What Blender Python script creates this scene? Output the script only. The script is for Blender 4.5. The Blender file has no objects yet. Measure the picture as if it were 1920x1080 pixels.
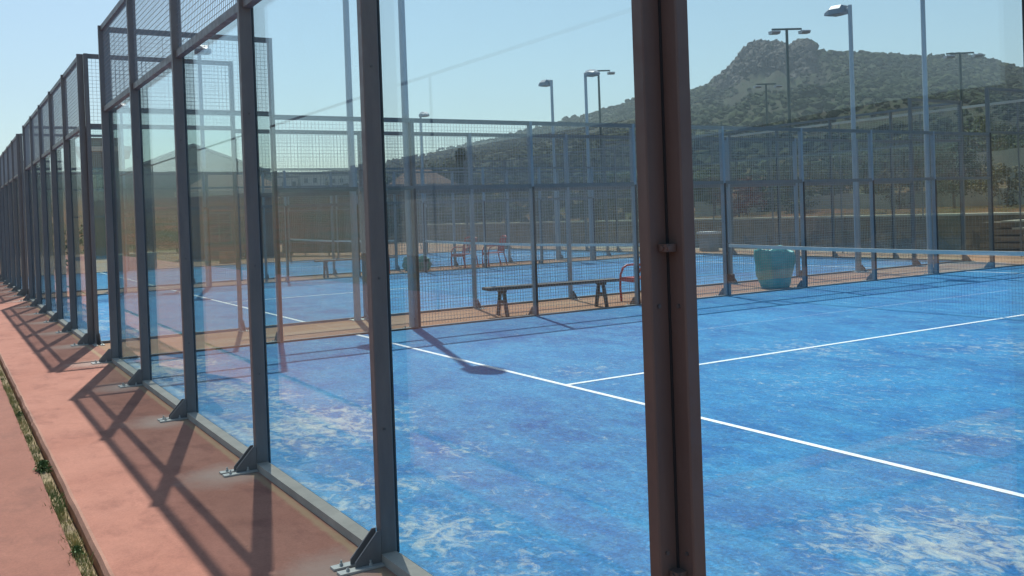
import bpy, bmesh, math, random
from mathutils import Vector, Matrix, noise
R = math.radians
random.seed(7)
sc = bpy.context.scene
col = sc.collection

# ------------------------------------------------------------ camera
CAM = Vector((-1.76333, -2.03927, 1.59718))
YAW, PITCH, ROLL = 1.0219, -0.01204, -0.03553
FPX, CX, CY = 1752.77, 960.0, 421.51
_f = Vector((math.cos(PITCH)*math.cos(YAW), math.cos(PITCH)*math.sin(YAW), math.sin(PITCH)))
_r = Vector((math.sin(YAW), -math.cos(YAW), 0)); _u = _r.cross(_f)
r2 = math.cos(ROLL)*_r + math.sin(ROLL)*_u
u2 = -math.sin(ROLL)*_r + math.cos(ROLL)*_u
cam = bpy.data.objects.new("camera", bpy.data.cameras.new("camera")); col.objects.link(cam)
m = Matrix((r2, u2, -_f)).transposed().to_4x4(); m.translation = CAM
cam.matrix_world = m
cam.data.sensor_width = 36; cam.data.lens = FPX/1920*36
cam.data.shift_y = (CY-540)/1920
cam.data.clip_start = 0.05; cam.data.clip_end = 6000
sc.camera = cam

def ray(u, v): return _f + (u-CX)/FPX*r2 - (v-CY)/FPX*u2
def at_d(u, v, D):
    d = ray(u, v); return CAM + d*(D/math.hypot(d.x, d.y))
def az_of(u, v=400):
    d = ray(u, v); return math.atan2(d.y, d.x)

# ------------------------------------------------------------ light
SUNV = Vector((.18, .60, 1.0)).normalized()
EL = math.asin(SUNV.z); AZ = math.atan2(SUNV.x, SUNV.y)
w = bpy.data.worlds.new("World"); sc.world = w; w.use_nodes = True
nt = w.node_tree; bg = nt.nodes["Background"]
sky = nt.nodes.new("ShaderNodeTexSky"); sky.sky_type = 'NISHITA'; sky.sun_disc = False
sky.sun_elevation = EL; sky.sun_rotation = AZ
sky.air_density = 1.0; sky.dust_density = 1.2; sky.ozone_density = 1.6; sky.altitude = 50
tint = nt.nodes.new("ShaderNodeMix"); tint.data_type = 'RGBA'; tint.blend_type = 'MULTIPLY'; tint.inputs[0].default_value = 1; tint.inputs[7].default_value = (.93, 1.07, 1.03, 1)
nt.links.new(sky.outputs[0], tint.inputs[6]); nt.links.new(tint.outputs[2], bg.inputs[0]); bg.inputs[1].default_value = 0.108
sl = bpy.data.lights.new("sun", 'SUN'); sl.energy = 5.0; sl.angle = R(0.53); sl.color = (1, .955, .88)
so = bpy.data.objects.new("sun", sl); col.objects.link(so)
so.rotation_euler = (-SUNV).to_track_quat('-Z', 'Y').to_euler(); so.location = (5, 5, 30)
sc.view_settings.view_transform = 'Standard'; sc.view_settings.look = 'None'
sc.view_settings.gamma = 1; sc.view_settings.exposure = 0.26
sc.render.engine = 'CYCLES'
sc.cycles.transparent_max_bounces = 48
sc.cycles.max_bounces = 10
sc.cycles.glossy_bounces = 4
sc.cycles.caustics_reflective = False; sc.cycles.caustics_refractive = False

# ------------------------------------------------------------ materials
def mat(name, color=(.5,.5,.5), rough=.6, metal=0., spec=.5):
    M = bpy.data.materials.new(name); M.use_nodes = True
    b = M.node_tree.nodes["Principled BSDF"]
    b.inputs['Base Color'].default_value = (*color, 1); b.inputs['Roughness'].default_value = rough
    b.inputs['Metallic'].default_value = metal; b.inputs['Specular IOR Level'].default_value = spec
    return M
class N:
    def __init__(s, M):
        s.M = M; s.t = M.node_tree; s.b = s.t.nodes["Principled BSDF"]
        s.pos = s.new("ShaderNodeNewGeometry").outputs['Position']
    def new(s, k, **kw):
        n = s.t.nodes.new(k)
        for a, v in kw.items(): setattr(n, a, v)
        return n
    def link(s, a, b): s.t.links.new(a, b)
    def map(s, scale, rot=(0,0,0)):
        n = s.new("ShaderNodeMapping"); n.inputs['Scale'].default_value = scale; n.inputs['Rotation'].default_value = rot
        s.link(s.pos, n.inputs[0]); return n.outputs[0]
    def noise(s, scale, detail=4, rough=.6, vec=None, dist=0):
        n = s.new("ShaderNodeTexNoise"); n.inputs['Scale'].default_value = scale; n.inputs['Detail'].default_value = detail
        n.inputs['Roughness'].default_value = rough; n.inputs['Distortion'].default_value = dist
        s.link(vec if vec is not None else s.pos, n.inputs['Vector']); return n.outputs[0]
    def ramp(s, f, stops):
        n = s.new("ShaderNodeValToRGB"); e = n.color_ramp.elements
        while len(e) < len(stops): e.new(.5)
        for q, (p, c) in zip(e, stops):
            q.position = p; q.color = (*c, 1) if isinstance(c, tuple) else (c, c, c, 1)
        s.link(f, n.inputs[0]); return n.outputs[0]
    def mix(s, f, a, b, mode='MIX'):
        n = s.new("ShaderNodeMix", data_type='RGBA', blend_type=mode)
        for sock, v in ((n.inputs[0], f), (n.inputs[6], a), (n.inputs[7], b)):
            if isinstance(v, (int, float)): sock.default_value = v
            elif isinstance(v, tuple): sock.default_value = (*v, 1)
            else: s.link(v, sock)
        return n.outputs[2]
    def math(s, op, a, b=0., clamp=False):
        n = s.new("ShaderNodeMath", operation=op); n.use_clamp = clamp
        for sock, v in ((n.inputs[0], a), (n.inputs[1], b)):
            if isinstance(v, (int, float)): sock.default_value = v
            else: s.link(v, sock)
        return n.outputs[0]
    def sep(s):
        n = s.new("ShaderNodeSeparateXYZ"); s.link(s.pos, n.inputs[0]); return n.outputs
    def color(s, c): s.link(c, s.b.inputs['Base Color'])
    def rough(s, c): s.link(c, s.b.inputs['Roughness'])
    def bump(s, h, strength, dist=.01):
        n = s.new("ShaderNodeBump"); n.inputs['Strength'].default_value = strength; n.inputs['Distance'].default_value = dist
        s.link(h, n.inputs['Height']); s.link(n.outputs[0], s.b.inputs['Normal'])

def varied(name, c1, c2, scale=4, rough=.8, metal=0, bump=.2, bscale=40, spec=.5, vec=None):
    M = mat(name, c1, rough, metal, spec); n = N(M)
    v = n.map(vec) if vec else None
    f = n.noise(scale, 6, .65, v)
    n.color(n.mix(n.ramp(f, [(.32, 0.), (.68, 1.)]), c1, c2))
    if bump: n.bump(n.noise(bscale, 4, .7, v), bump)
    return M

# turf with sand drift
DRIFTS = [(2.1, .55, .85, .8), (4.2, 1.7, .8, .4), (6.2, 5.0, 1.1, .5), (.55, 5.0, 1.2, .85), (.3, 2.2, .5, .8), (7.7, 3.6, 1.4, .45), (3.6, 5.5, .7, .4), (.5, 7.0, .8, .7), (5.0, 3.5, 1.6, .3)]
def turf_material():
    M = mat("blue_turf", rough=.75, spec=.25); n = N(M)
    big = n.noise(.45, 3, .55, dist=.4)
    streak = n.noise(1.0, 5, .68, n.map((2.2, 1.3, 1), (0, 0, .5)), dist=.3)
    fine = n.noise(55, 4, .75)
    tiny = n.noise(190, 2, .7)
    base = n.mix(n.ramp(big, [(.3, 0.), (.7, 1.)]), (.003, .080, .265), (.010, .155, .38))
    base = n.mix(n.math('MULTIPLY', n.ramp(streak, [(.38, 0.), (.62, 1.)]), .55), base, (.035, .25, .46))
    base = n.mix(.8, base, n.ramp(fine, [(.25, (.2, .2, .2)), (.5, (.5, .5, .5)), (.75, (.85, .85, .85))]), 'OVERLAY')
    base = n.mix(.6, base, n.ramp(n.noise(17, 5, .8, n.map((1.5, 1, 1), (0, 0, .7))), [(.3, (.3, .3, .3)), (.7, (.7, .7, .7))]), 'OVERLAY')
    mott = n.noise(5.5, 6, .75, n.map((2.0, 1, 1), (0, 0, .95)), dist=.4)
    base = n.mix(n.math('MULTIPLY', n.ramp(mott, [(.50, 0.), (.68, 1.)]), .45), base, (.075, .30, .50))
    # sand lies along the walls and in a few drifts
    x, y, z = n.sep()
    dx = n.math('ABSOLUTE', n.math('SUBTRACT', x, 10.))               # 10 at the back walls
    wall = n.math('SUBTRACT', dx, 8.45)                                # 0..1.5 close to the back wall
    wall = n.math('MULTIPLY', wall, .85, True)
    ymod = n.math('SUBTRACT', n.math('MODULO', n.math('ADD', y, 120.), 12.), 5.)
    side = n.math('MULTIPLY', n.math('SUBTRACT', n.math('ABSOLUTE', ymod), 3.9), .55, True)
    blot = n.noise(.9, 4, .6, dist=.8)
    drift = n.ramp(blot, [(.45, 0.), (.70, 1.)])
    amount = n.math('ADD', n.math('MULTIPLY', n.math('MAXIMUM', wall, n.math('MULTIPLY', side, .55)), n.math('ADD', n.math('MULTIPLY', drift, .9), .15)), n.math('MULTIPLY', drift, .16))
    for bx, by, br, bs in DRIFTS:
        qx = n.math('SUBTRACT', x, bx); qy = n.math('SUBTRACT', y, by)
        dd = n.math('SQRT', n.math('ADD', n.math('MULTIPLY', qx, qx), n.math('MULTIPLY', qy, qy)))
        g = n.math('SUBTRACT', 1.0, n.math('DIVIDE', n.math('ADD', dd, n.math('MULTIPLY', n.math('SUBTRACT', blot, .5), .8*br)), br), True)
        amount = n.math('MAXIMUM', amount, n.math('MULTIPLY', n.math('POWER', g, .8), bs*1.1))
    tex = n.noise(8, 7, .72, n.map((1.35, 1, 1), (0, 0, .9)), dist=.9)
    f = n.math('ADD', n.math('MULTIPLY', amount, .26), tex)
    sand = n.ramp(f, [(.61, 0.), (.72, .42), (.86, .8)])
    flk = n.ramp(n.noise(13, 6, .75, n.map((1.3, 1, 1), (0, 0, 1.0)), dist=.7), [(.55, 0.), (.68, .38)])
    base = n.mix(flk, base, (.17, .38, .50))
    grain = n.ramp(tiny, [(.35, (.34, .42, .44)), (.65, (.62, .63, .54))])
    c = n.mix(sand, base, grain)
    # bright flecks
    fl = n.ramp(n.noise(38, 5, .8), [(.64, 0.), (.72, 1.)])
    c = n.mix(n.math('MULTIPLY', fl, .8), c, (.34, .47, .58))
    n.color(c)
    n.bump(n.math('ADD', fine, tiny), .5, .008)
    return M
def concrete_material(name, a, b, stain, dirt=.5):
    M = mat(name, a, .88, spec=.3); n = N(M)
    c = n.mix(n.ramp(n.noise(.8, 5, .6, dist=.5), [(.3, 0.), (.7, 1.)]), a, b)
    c = n.mix(n.math('MULTIPLY', n.ramp(n.noise(3.2, 7, .7, n.map((1, .6, 1))), [(.5, 0.), (.72, 1.)]), dirt), c, stain)
    c = n.mix(.30, c, n.ramp(n.noise(9, 8, .8, n.map((1, .8, 1)), dist=.6), [(.3, .3), (.7, .7)]), 'OVERLAY')
    c = n.mix(.45, c, n.ramp(n.noise(70, 5, .85), [(.3, .3), (.7, .7)]), 'OVERLAY')
    spots = n.ramp(n.noise(16, 4, .6), [(.68, 0.), (.72, 1.)])
    c = n.mix(n.math('MULTIPLY', spots, .4), c, (.12, .07, .06))
    n.color(c); n.bump(n.noise(90, 6, .8), .35, .006)
    return M
def walkway_material():
    M = concrete_material("pink_concrete", (.29, .122, .086), (.355, .165, .120), (.185, .074, .056), .8)
    n = N(M)
    base = n.b.inputs['Base Color'].links[0].from_socket
    # whitish cement round every post foot and a worn band next to the wall
    x, y, z = n.sep()
    px = n.math('ADD', x, .26)
    py = n.math('SUBTRACT', n.math('MODULO', n.math('ADD', y, 121.), 2.), 1.)
    d = n.math('SQRT', n.math('ADD', n.math('MULTIPLY', px, px), n.math('MULTIPLY', py, py)))
    d = n.math('ADD', d, n.math('MULTIPLY', n.noise(5, 4, .6), .25))
    d = n.math('ADD', d, n.math('MULTIPLY', n.noise(22, 5, .75), .16))
    ring = n.ramp(d, [(.26, .75), (.40, .45), (.56, 0.)])
    c = n.mix(ring, base, (.40, .31, .26))
    d2 = n.math('ADD', n.math('ABSOLUTE', n.math('ADD', x, .115)), n.math('MULTIPLY', n.noise(8, 3, .6), .04))
    c = n.mix(n.ramp(d2, [(.03, .6), (.055, 0.)]), c, (.38, .29, .17))
    # rusty dust in the corridors between the courts
    cor = n.ramp(x, [(.0, 0.), (.02, 1.)])
    dust = n.ramp(n.noise(1.0, 4, .6, n.map((.5, 5, 1)), dist=.2), [(.45, 0.), (.6, 1.)])
    c = n.mix(n.math('MULTIPLY', cor, n.math('MULTIPLY', dust, .5)), c, (.33, .13, .06))
    tan = n.mix(n.ramp(n.noise(.7, 5, .65, n.map((.4, 1.6, 1))), [(.38, 0.), (.62, 1.)]), (.37, .25, .165), (.30, .155, .09))
    c = n.mix(n.math('MULTIPLY', cor, .8), c, tan)
    n.color(c)
    return M
M_turf = turf_material()
M_walk = walkway_material()
M_slab = concrete_material("worn_red_concrete", (.215, .090, .064), (.26, .118, .086), (.15, .068, .052), .7)
def line_material():
    M = mat("line_white", (.8, .82, .84), .8); n = N(M)
    c = n.mix(n.ramp(n.noise(30, 5, .75), [(.46, 0.), (.68, .6)]), (.74, .77, .80), (.25, .45, .72))
    n.color(c); n.bump(n.noise(120, 3, .7), .4, .006); return M
M_line = line_material()
def steel(name, c1, c2, rough=.42, metal=.35):
    M = mat(name, c1, rough, metal); n = N(M)
    v = n.map((6, 6, 1.2))
    c = n.mix(n.ramp(n.noise(1.2, 6, .7, v), [(.35, 0.), (.7, 1.)]), c1, c2)
    ru = n.ramp(n.noise(9, 5, .75), [(.68, 0.), (.8, .5)])
    c = n.mix(ru, c, (.20, .12, .08)); n.color(c)
    n.rough(n.ramp(n.noise(14, 4, .6), [(.3, rough-.1), (.7, rough+.18)]))
    n.bump(n.noise(160, 3, .6), .08, .002); return M
M_steel = steel("galvanised_grey_paint", (.14, .143, .15), (.20, .195, .19), .42, .0)
M_steel_near = M_steel
M_pole = steel("pole_steel", (.33, .38, .43), (.42, .47, .52), .5, .2)
M_plate = steel("foot_plate_zinc", (.42, .44, .43), (.52, .53, .50), .5, .25)
M_bolt = steel("bolt_steel", (.10, .11, .12), (.17, .17, .17), .4, .6)
M_wire = mat("wire_grey", (.30, .32, .33), .5, .0)
M_kerb = varied("cement_rail", (.33, .315, .28), (.43, .41, .36), 6, .8, 0, .3, 60)
M_dark = mat("dark_rubber", (.02, .025, .03), .6)
def glass_material():
    M = bpy.data.materials.new("tempered_glass"); M.use_nodes = True; t = M.node_tree
    t.nodes.clear(); o = t.nodes.new("ShaderNodeOutputMaterial")
    tr = t.nodes.new("ShaderNodeBsdfTransparent"); tr.inputs[0].default_value = (.935, .972, .958, 1)
    gl = t.nodes.new("ShaderNodeBsdfGlossy"); gl.inputs['Roughness'].default_value = .0; gl.inputs[0].default_value = (.95, .97, 1, 1)
    df = t.nodes.new("ShaderNodeBsdfDiffuse"); df.inputs[0].default_value = (.6, .62, .6, 1)
    lw = t.nodes.new("ShaderNodeLayerWeight"); lw.inputs[0].default_value = .5
    p = t.nodes.new("ShaderNodeMath"); p.operation = 'POWER'; p.inputs[1].default_value = 5
    t.links.new(lw.outputs['Facing'], p.inputs[0])
    a = t.nodes.new("ShaderNodeMath"); a.operation = 'MULTIPLY_ADD'; a.inputs[1].default_value = .82; a.inputs[2].default_value = .038
    t.links.new(p.outputs[0], a.inputs[0])
    mx = t.nodes.new("ShaderNodeMixShader"); t.links.new(a.outputs[0], mx.inputs[0]); t.links.new(tr.outputs[0], mx.inputs[1]); t.links.new(gl.outputs[0], mx.inputs[2])
    # thin film of dust
    g = t.nodes.new("ShaderNodeNewGeometry"); ns = t.nodes.new("ShaderNodeTexNoise"); ns.inputs['Scale'].default_value = 1.5; ns.inputs['Detail'].default_value = 8; ns.inputs['Roughness'].default_value = .7
    t.links.new(g.outputs['Position'], ns.inputs['Vector'])
    mr = t.nodes.new("ShaderNodeMapRange"); mr.inputs[1].default_value = .3; mr.inputs[2].default_value = .8; mr.inputs[3].default_value = .002; mr.inputs[4].default_value = .014
    t.links.new(ns.outputs[0], mr.inputs[0])
    m2 = t.nodes.new("ShaderNodeMixShader"); t.links.new(mr.outputs[0], m2.inputs[0]); t.links.new(mx.outputs[0], m2.inputs[1]); t.links.new(df.outputs[0], m2.inputs[2])
    t.links.new(m2.outputs[0], o.inputs[0]); return M
M_glass = glass_material()
M_tape = varied("net_tape", (.62, .64, .62), (.72, .73, .70), 8, .7, 0, .1)
M_net = mat("net_cord", (.02, .022, .025), .8)

# ------------------------------------------------------------ mesh helpers
class MB:
    def __init__(s): s.v = []; s.f = []
    def box(s, x0, x1, y0, y1, z0, z1):
        i = len(s.v)
        s.v += [(x, y, z) for z in (z0, z1) for y in (y0, y1) for x in (x0, x1)]
        s.f += [tuple(i+k for k in q) for q in ((0,2,3,1),(4,5,7,6),(0,1,5,4),(2,6,7,3),(0,4,6,2),(1,3,7,5))]; return s
    def cbox(s, x0, x1, y0, y1, z0, z1, b=.004):
        """box with chamfered vertical edges"""
        p = [(x0+b,y0),(x1-b,y0),(x1,y0+b),(x1,y1-b),(x1-b,y1),(x0+b,y1),(x0,y1-b),(x0,y0+b)]
        return s.prism(p, z0, z1)
    def prism(s, poly, z0, z1, fn=None):
        i = len(s.v); n = len(poly); fn = fn or (lambda a, b, c: (a, b, c))
        s.v += [fn(a, b, z0) for a, b in poly] + [fn(a, b, z1) for a, b in poly]
        s.f.append(tuple(i+k for k in range(n-1, -1, -1))); s.f.append(tuple(i+n+k for k in range(n)))
        for k in range(n): q = (k+1) % n; s.f.append((i+k, i+q, i+n+q, i+n+k))
        return s
    def tube(s, pts, r, n=8, cap=True):
        pts = [Vector(p) for p in pts]; rr = r if isinstance(r, (list, tuple)) else [r]*len(pts)
        base = len(s.v); up = None
        for k, p in enumerate(pts):
            d = (pts[min(k+1, len(pts)-1)] - pts[max(k-1, 0)]).normalized()
            if up is None: up = Vector((0, 0, 1)) if abs(d.z) < .9 else Vector((1, 0, 0))
            a = d.cross(up).normalized(); b = a.cross(d).normalized(); up = b
            s.v += [tuple(p + (a*math.cos(2*math.pi*j/n) + b*math.sin(2*math.pi*j/n))*rr[k]) for j in range(n)]
        for k in range(len(pts)-1):
            for j in range(n):
                q = (j+1) % n; A = base+k*n
                s.f.append((A+j, A+q, A+n+q, A+n+j))
        if cap:
            s.f.append(tuple(base+j for j in range(n-1, -1, -1))); s.f.append(tuple(base+(len(pts)-1)*n+j for j in range(n)))
        return s
    def build(s, name, M, parent=None, smooth=False, fixn=True):
        me = bpy.data.meshes.new(name); me.from_pydata(s.v, [], s.f); me.update()
        if fixn:
            bm = bmesh.new(); bm.from_mesh(me); bmesh.ops.recalc_face_normals(bm, faces=bm.faces); bm.to_mesh(me); bm.free()
        if smooth:
            me.polygons.foreach_set('use_smooth', [True]*len(me.polygons))
            try: me.set_sharp_from_angle(angle=R(40))
            except Exception: pass
        me.materials.append(M)
        o = bpy.data.objects.new(name, me); col.objects.link(o)
        if parent: o.parent = parent
        return o
def tag(o, label=None, cat=None, group=None, kind=None):
    for k, v in (('label', label), ('category', cat), ('group', group), ('kind', kind)):
        if v: o[k] = v
    return o
def empty(name, loc, rz=0):
    o = bpy.data.objects.new(name, None); col.objects.link(o); o.location = loc; o.rotation_euler = (0, 0, rz)
    o.empty_display_size = .2; return o
def inst(name, me, parent, loc=(0,0,0), rz=0, sx=1):
    o = bpy.data.objects.new(name, me); col.objects.link(o); o.parent = parent
    o.location = loc; o.rotation_euler = (0, 0, rz); o.scale = (sx, 1, 1); return o
def copy_tree(o, parent=None):
    c = o.copy(); col.objects.link(c); c.parent = parent
    for ch in list(o.children): copy_tree(ch, c)
    return c
def mesh_only(mb, name, M):
    o = mb.build(name, M); me = o.data; bpy.data.objects.remove(o); return me

# ------------------------------------------------------------ ground, slabs, courts
NC = 3
def sheet(name, x0, x1, y0, y1, z0, z1, M, kind='structure', parent=None):
    o = MB().box(x0, x1, y0, y1, z0, z1).build(name, M, parent)
    if kind: o['kind'] = kind
    return o
sheet("walkway", -1.14, 22.6, -14, 62, -.16, 0, M_walk)
sheet("path", -7.0, -1.262, -14, 62, -.16, -.012, M_slab)
M_edge = concrete_material("kerb_concrete", (.27, .14, .10), (.34, .19, .14), (.16, .09, .07), .7)
# irregular kerb edge along the slab
mb = MB(); ys = [-14+.09*k for k in range(845)]
prof = []
for y in ys:
    q = noise.noise(Vector((y*2.3, 1, 0)))*.006 + noise.noise(Vector((y*11, 5, 0)))*.004
    prof.append([(-1.139, y, -.1), (-1.139, y, .002+q*.3), (-1.156+q, y, .004+q*.5), (-1.170+q*1.6, y, -.02), (-1.172+q, y, -.1)])
for P in prof: mb.v += P
for k in range(len(prof)-1):
    for j in range(4): a = k*5+j; mb.f.append((a, a+1, a+6, a+5))
mb.build("kerb", M_edge)['kind'] = 'structure'
M_soil = varied("joint_soil", (.16, .115, .075), (.36, .29, .16), 9, .95, 0, .8, 50)
mb = MB(); prof = []
for y in ys:
    h = noise.noise(Vector((y*3, 9, 0)))*.012
    prof.append([(-1.29, y, -.06), (-1.255, y, -.025+h), (-1.225, y, -.016+h*1.3), (-1.195, y, -.045+h), (-1.165, y, -.10)])
for P in prof: mb.v += P
for k in range(len(prof)-1):
    for j in range(4): a = k*5+j; mb.f.append((a, a+1, a+6, a+5))
mb.build("joint_soil", M_soil)['kind'] = 'structure'

for k in range(-1, NC):
    Y = 12*k
    t = sheet("court_turf", .02, 19.98, Y+.02, Y+9.98, .001, .012, M_turf)
    mb = MB()
    for x in (3.05, 16.95): mb.box(x-.026, x+.026, Y+.02, Y+9.98, .012, .0165)
    mb.box(3.077, 9.97, Y+4.974, Y+5.026, .012, .0165); mb.box(10.03, 16.923, Y+4.974, Y+5.026, .012, .0165)
    l = mb.build("court_line", M_line, t); l['kind'] = 'structure'

# grass in the joint between the slabs
M_grass = mat("joint_grass", rough=.8); n = N(M_grass)
n.color(n.mix(n.ramp(n.noise(1.6, 3, .6), [(.42, 0.), (.58, 1.)]), (.42, .36, .15), (.13, .18, .05)))
mb = MB()
for i in range(15000):
    y = -1.5 + 32*random.random()**1.6
    dens = noise.noise(Vector((y*1.1, 3, 0))) + .35*noise.noise(Vector((y*5, 7, 0)))
    clump = dens > .16
    if dens < -.12 and random.random() < .8: continue
    x = random.gauss(-1.236, .014); h = random.uniform(.010, .024) * (1.5 if clump else 1)
    if clump: x += random.gauss(.0, .012)
    a = random.random()*6.28; wd = random.uniform(.002, .005); l = random.uniform(.2, 1.1)*h; b = random.random()*6.28
    i0 = len(mb.v); z = -.03
    mb.v += [(x-wd*math.cos(a), y-wd*math.sin(a), z), (x+wd*math.cos(a), y+wd*math.sin(a), z), (x+l*math.cos(b), y+l*math.sin(b), z+h+.015)]
    mb.f.append((i0, i0+1, i0+2))
tag(mb.build("joint_grass", M_grass, fixn=False), "dry yellow grass growing along the joint beside the pink walkway", "grass", kind='stuff')
M_weed = varied("weed_leaf", (.05, .11, .03), (.10, .17, .05), 30, .7, 0, 0)
def weed(y, s, label, x=-1.235):
    mb = MB()
    for i in range(int(420*s)):
        a = random.random()*6.28; rr = min(1, abs(random.gauss(0, .5)))*.06*s; z = random.uniform(0, .07)*s*(1-rr/(.16*s))
        c = Vector((rr*math.cos(a)*.8, rr*math.sin(a)*1.5, z)); wd = random.uniform(.005, .011)*s
        t = Vector((random.gauss(0,1), random.gauss(0,1), random.gauss(.3,.7))).normalized(); b = t.cross(Vector((random.random(), random.random(), .3))).normalized()
        i0 = len(mb.v); mb.v += [tuple(c-t*wd*1.4), tuple(c+b*wd*.6), tuple(c+t*wd*1.6), tuple(c-b*wd*.6)]; mb.f.append((i0, i0+1, i0+2, i0+3))
    o = mb.build("weed", M_weed, fixn=False); o.location = (x, y, -.02)
    tag(o, label, "weed")
weed(4.97, 1.1, "large dark green weed tuft halfway along the joint in the walkway")
weed(3.05, .7, "small green weed nearest to the camera in the joint beside the walkway", -1.245)
weed(7.2, .6, "small green weed farther along the joint, beyond the large tuft", -1.23)

# ------------------------------------------------------------ enclosure parts
PD, PW = .080, .052      # post depth (outwards) and width (along the wall)
# local frame of a wall: +x runs along the wall, +y points outwards, origin at the corner on the glass line
def post_mesh(h, tag_): return mesh_only(MB().cbox(-PW/2, PW/2, 0, PD, 0, h), "post_"+tag_, M_steel)
post4, post3 = post_mesh(4.0, 'tall'), post_mesh(3.0, 'low')
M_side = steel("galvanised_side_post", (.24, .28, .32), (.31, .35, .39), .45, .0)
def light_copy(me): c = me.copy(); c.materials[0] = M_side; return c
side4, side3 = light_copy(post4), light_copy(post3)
mb = MB()
for s in (-1, 1):
    x0, x1 = (.016, .066) if s > 0 else (-.066, -.016)
    mb.box(x0, x1, PD+.002, PD+.215, .001, .011)
    for yy in (.06, .17): mb.tube([((x0+x1)/2, PD+yy+.0, .011), ((x0+x1)/2, PD+yy, .022)], .009, 6); mb.tube([((x0+x1)/2, PD+yy, .022), ((x0+x1)/2, PD+yy, .036)], .005, 6)
plate_me = mesh_only(mb, "base_plate", M_plate)
mb = MB()
for s in (-1, 1):
    xc = s*.029; poly = [(PD+.001, .012), (PD+.13, .012), (PD+.13, .035), (PD+.02, .155), (PD+.001, .155)]
    mb.prism(poly, xc-.004, xc+.004, lambda a, b, c: (c, a, b))
gusset_me = mesh_only(mb, "gusset", M_steel)
mb = MB()
mb.tube([(-(PW/2), PD*.5, 0), (-(PW/2+.005), PD*.5, 0)], .006, 8)
bolt_me = mesh_only(mb, "bolt", M_bolt)
strip4 = mesh_only(MB().box(-.013, .013, -.019, -.001, .03, 3.0), "gasket", M_dark)
strip3 = mesh_only(MB().box(-.013, .013, -.019, -.001, .03, 2.0), "gasket", M_dark)

M_corner = steel("low_light_brown_paint", (.105, .076, .068), (.140, .100, .085), .45, .0)  # brown cast of low light put into the colour of corner posts and clips
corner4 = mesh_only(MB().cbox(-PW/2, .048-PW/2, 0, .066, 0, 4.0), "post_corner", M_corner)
def wire_mesh(L, H, pitch=.05, r=.0016):
    mb = MB(); nx = int(round(L/pitch)); nz = int(round(H/pitch))
    for i in range(1, nx): x = i*L/nx; mb.box(x-r, x+r, -r, r, 0, H)
    for j in range(1, nz): z = j*H/nz; mb.box(0, L, r, 3*r, z-r, z+r)
    return mesh_only(mb, "wire_mesh", M_wire)
WM = {}
def wm(L, H):
    k = (round(L, 2), round(H, 2))
    if k not in WM: WM[k] = wire_mesh(*k)
    return WM[k]
def wall(name, label, origin, ang, stations, heights, bays, outward=1, detailed=True, group=None):
    """stations: x of the posts; heights: post heights; bays: 'G3' glass 3 m + wire, 'G2' glass 2 m + wire, 'M' wire"""
    root = empty(name, origin, ang); tag(root, label, "court fence", group)
    root.scale = (1, outward, 1)
    for x, h in zip(stations, heights):
        lt = 'side' in name and 4.5 < x < 16.5
        p = inst("post", (side4 if lt else post4) if h == 4 else (side3 if lt else post3), root, (x, 0, 0))
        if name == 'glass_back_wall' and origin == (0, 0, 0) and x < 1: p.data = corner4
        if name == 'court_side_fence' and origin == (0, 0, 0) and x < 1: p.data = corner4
        inst("base_plate", plate_me, p); inst("gusset", gusset_me, p)
        if detailed:
            for z in (.62, 1.32, 2.3): inst("bolt", bolt_me, p, (0, 0, z))
        inst("gasket", strip4 if h == 4 else strip3, p)
    for i, b in enumerate(bays):
        x0, x1 = stations[i]+PW/2, stations[i+1]-PW/2; L = x1-x0
        top = 4.0 if b == 'G3' else 3.0
        gh = {'G3': 3.0, 'G2': 2.0, 'M': 0}[b]
        # kerb-like bottom rail
        if 'side' in name and not (origin[1] == 0 and x0 < 3): MB().box(x0, x1, -.004, .045, 0, .035).build("bottom_rail", M_steel, root)
        else: MB().cbox(x0, x1, .004, .080, 0, .045).build("bottom_rail", M_kerb, root)
        if gh:
            MB().box(x0+.008, x1-.008, -.014, -.004, .03, gh+.02).build("glass_panel", M_glass, root)
            MB().box(x0, x1, -.016, .003, .012, .03).build("gasket", M_dark, root)
        # rails
        rz = {'G3': (2.98, 4.0-.06), 'G2': (1.98, 2.94), 'M': (1.98, 2.94)}[b]
        for z in rz: MB().box(x0, x1, .001, .055, z, z+.06).build("rail", M_steel, root)
        if b == 'M':
            inst("mesh_panel", wm(L, 1.93), root, (x0, .03, .05)); inst("mesh_panel", wm(L, .90), root, (x0, .03, 2.04))
        else:
            inst("mesh_panel", wm(L, .90), root, (x0, .03, rz[0]+.06))
    return root

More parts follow.
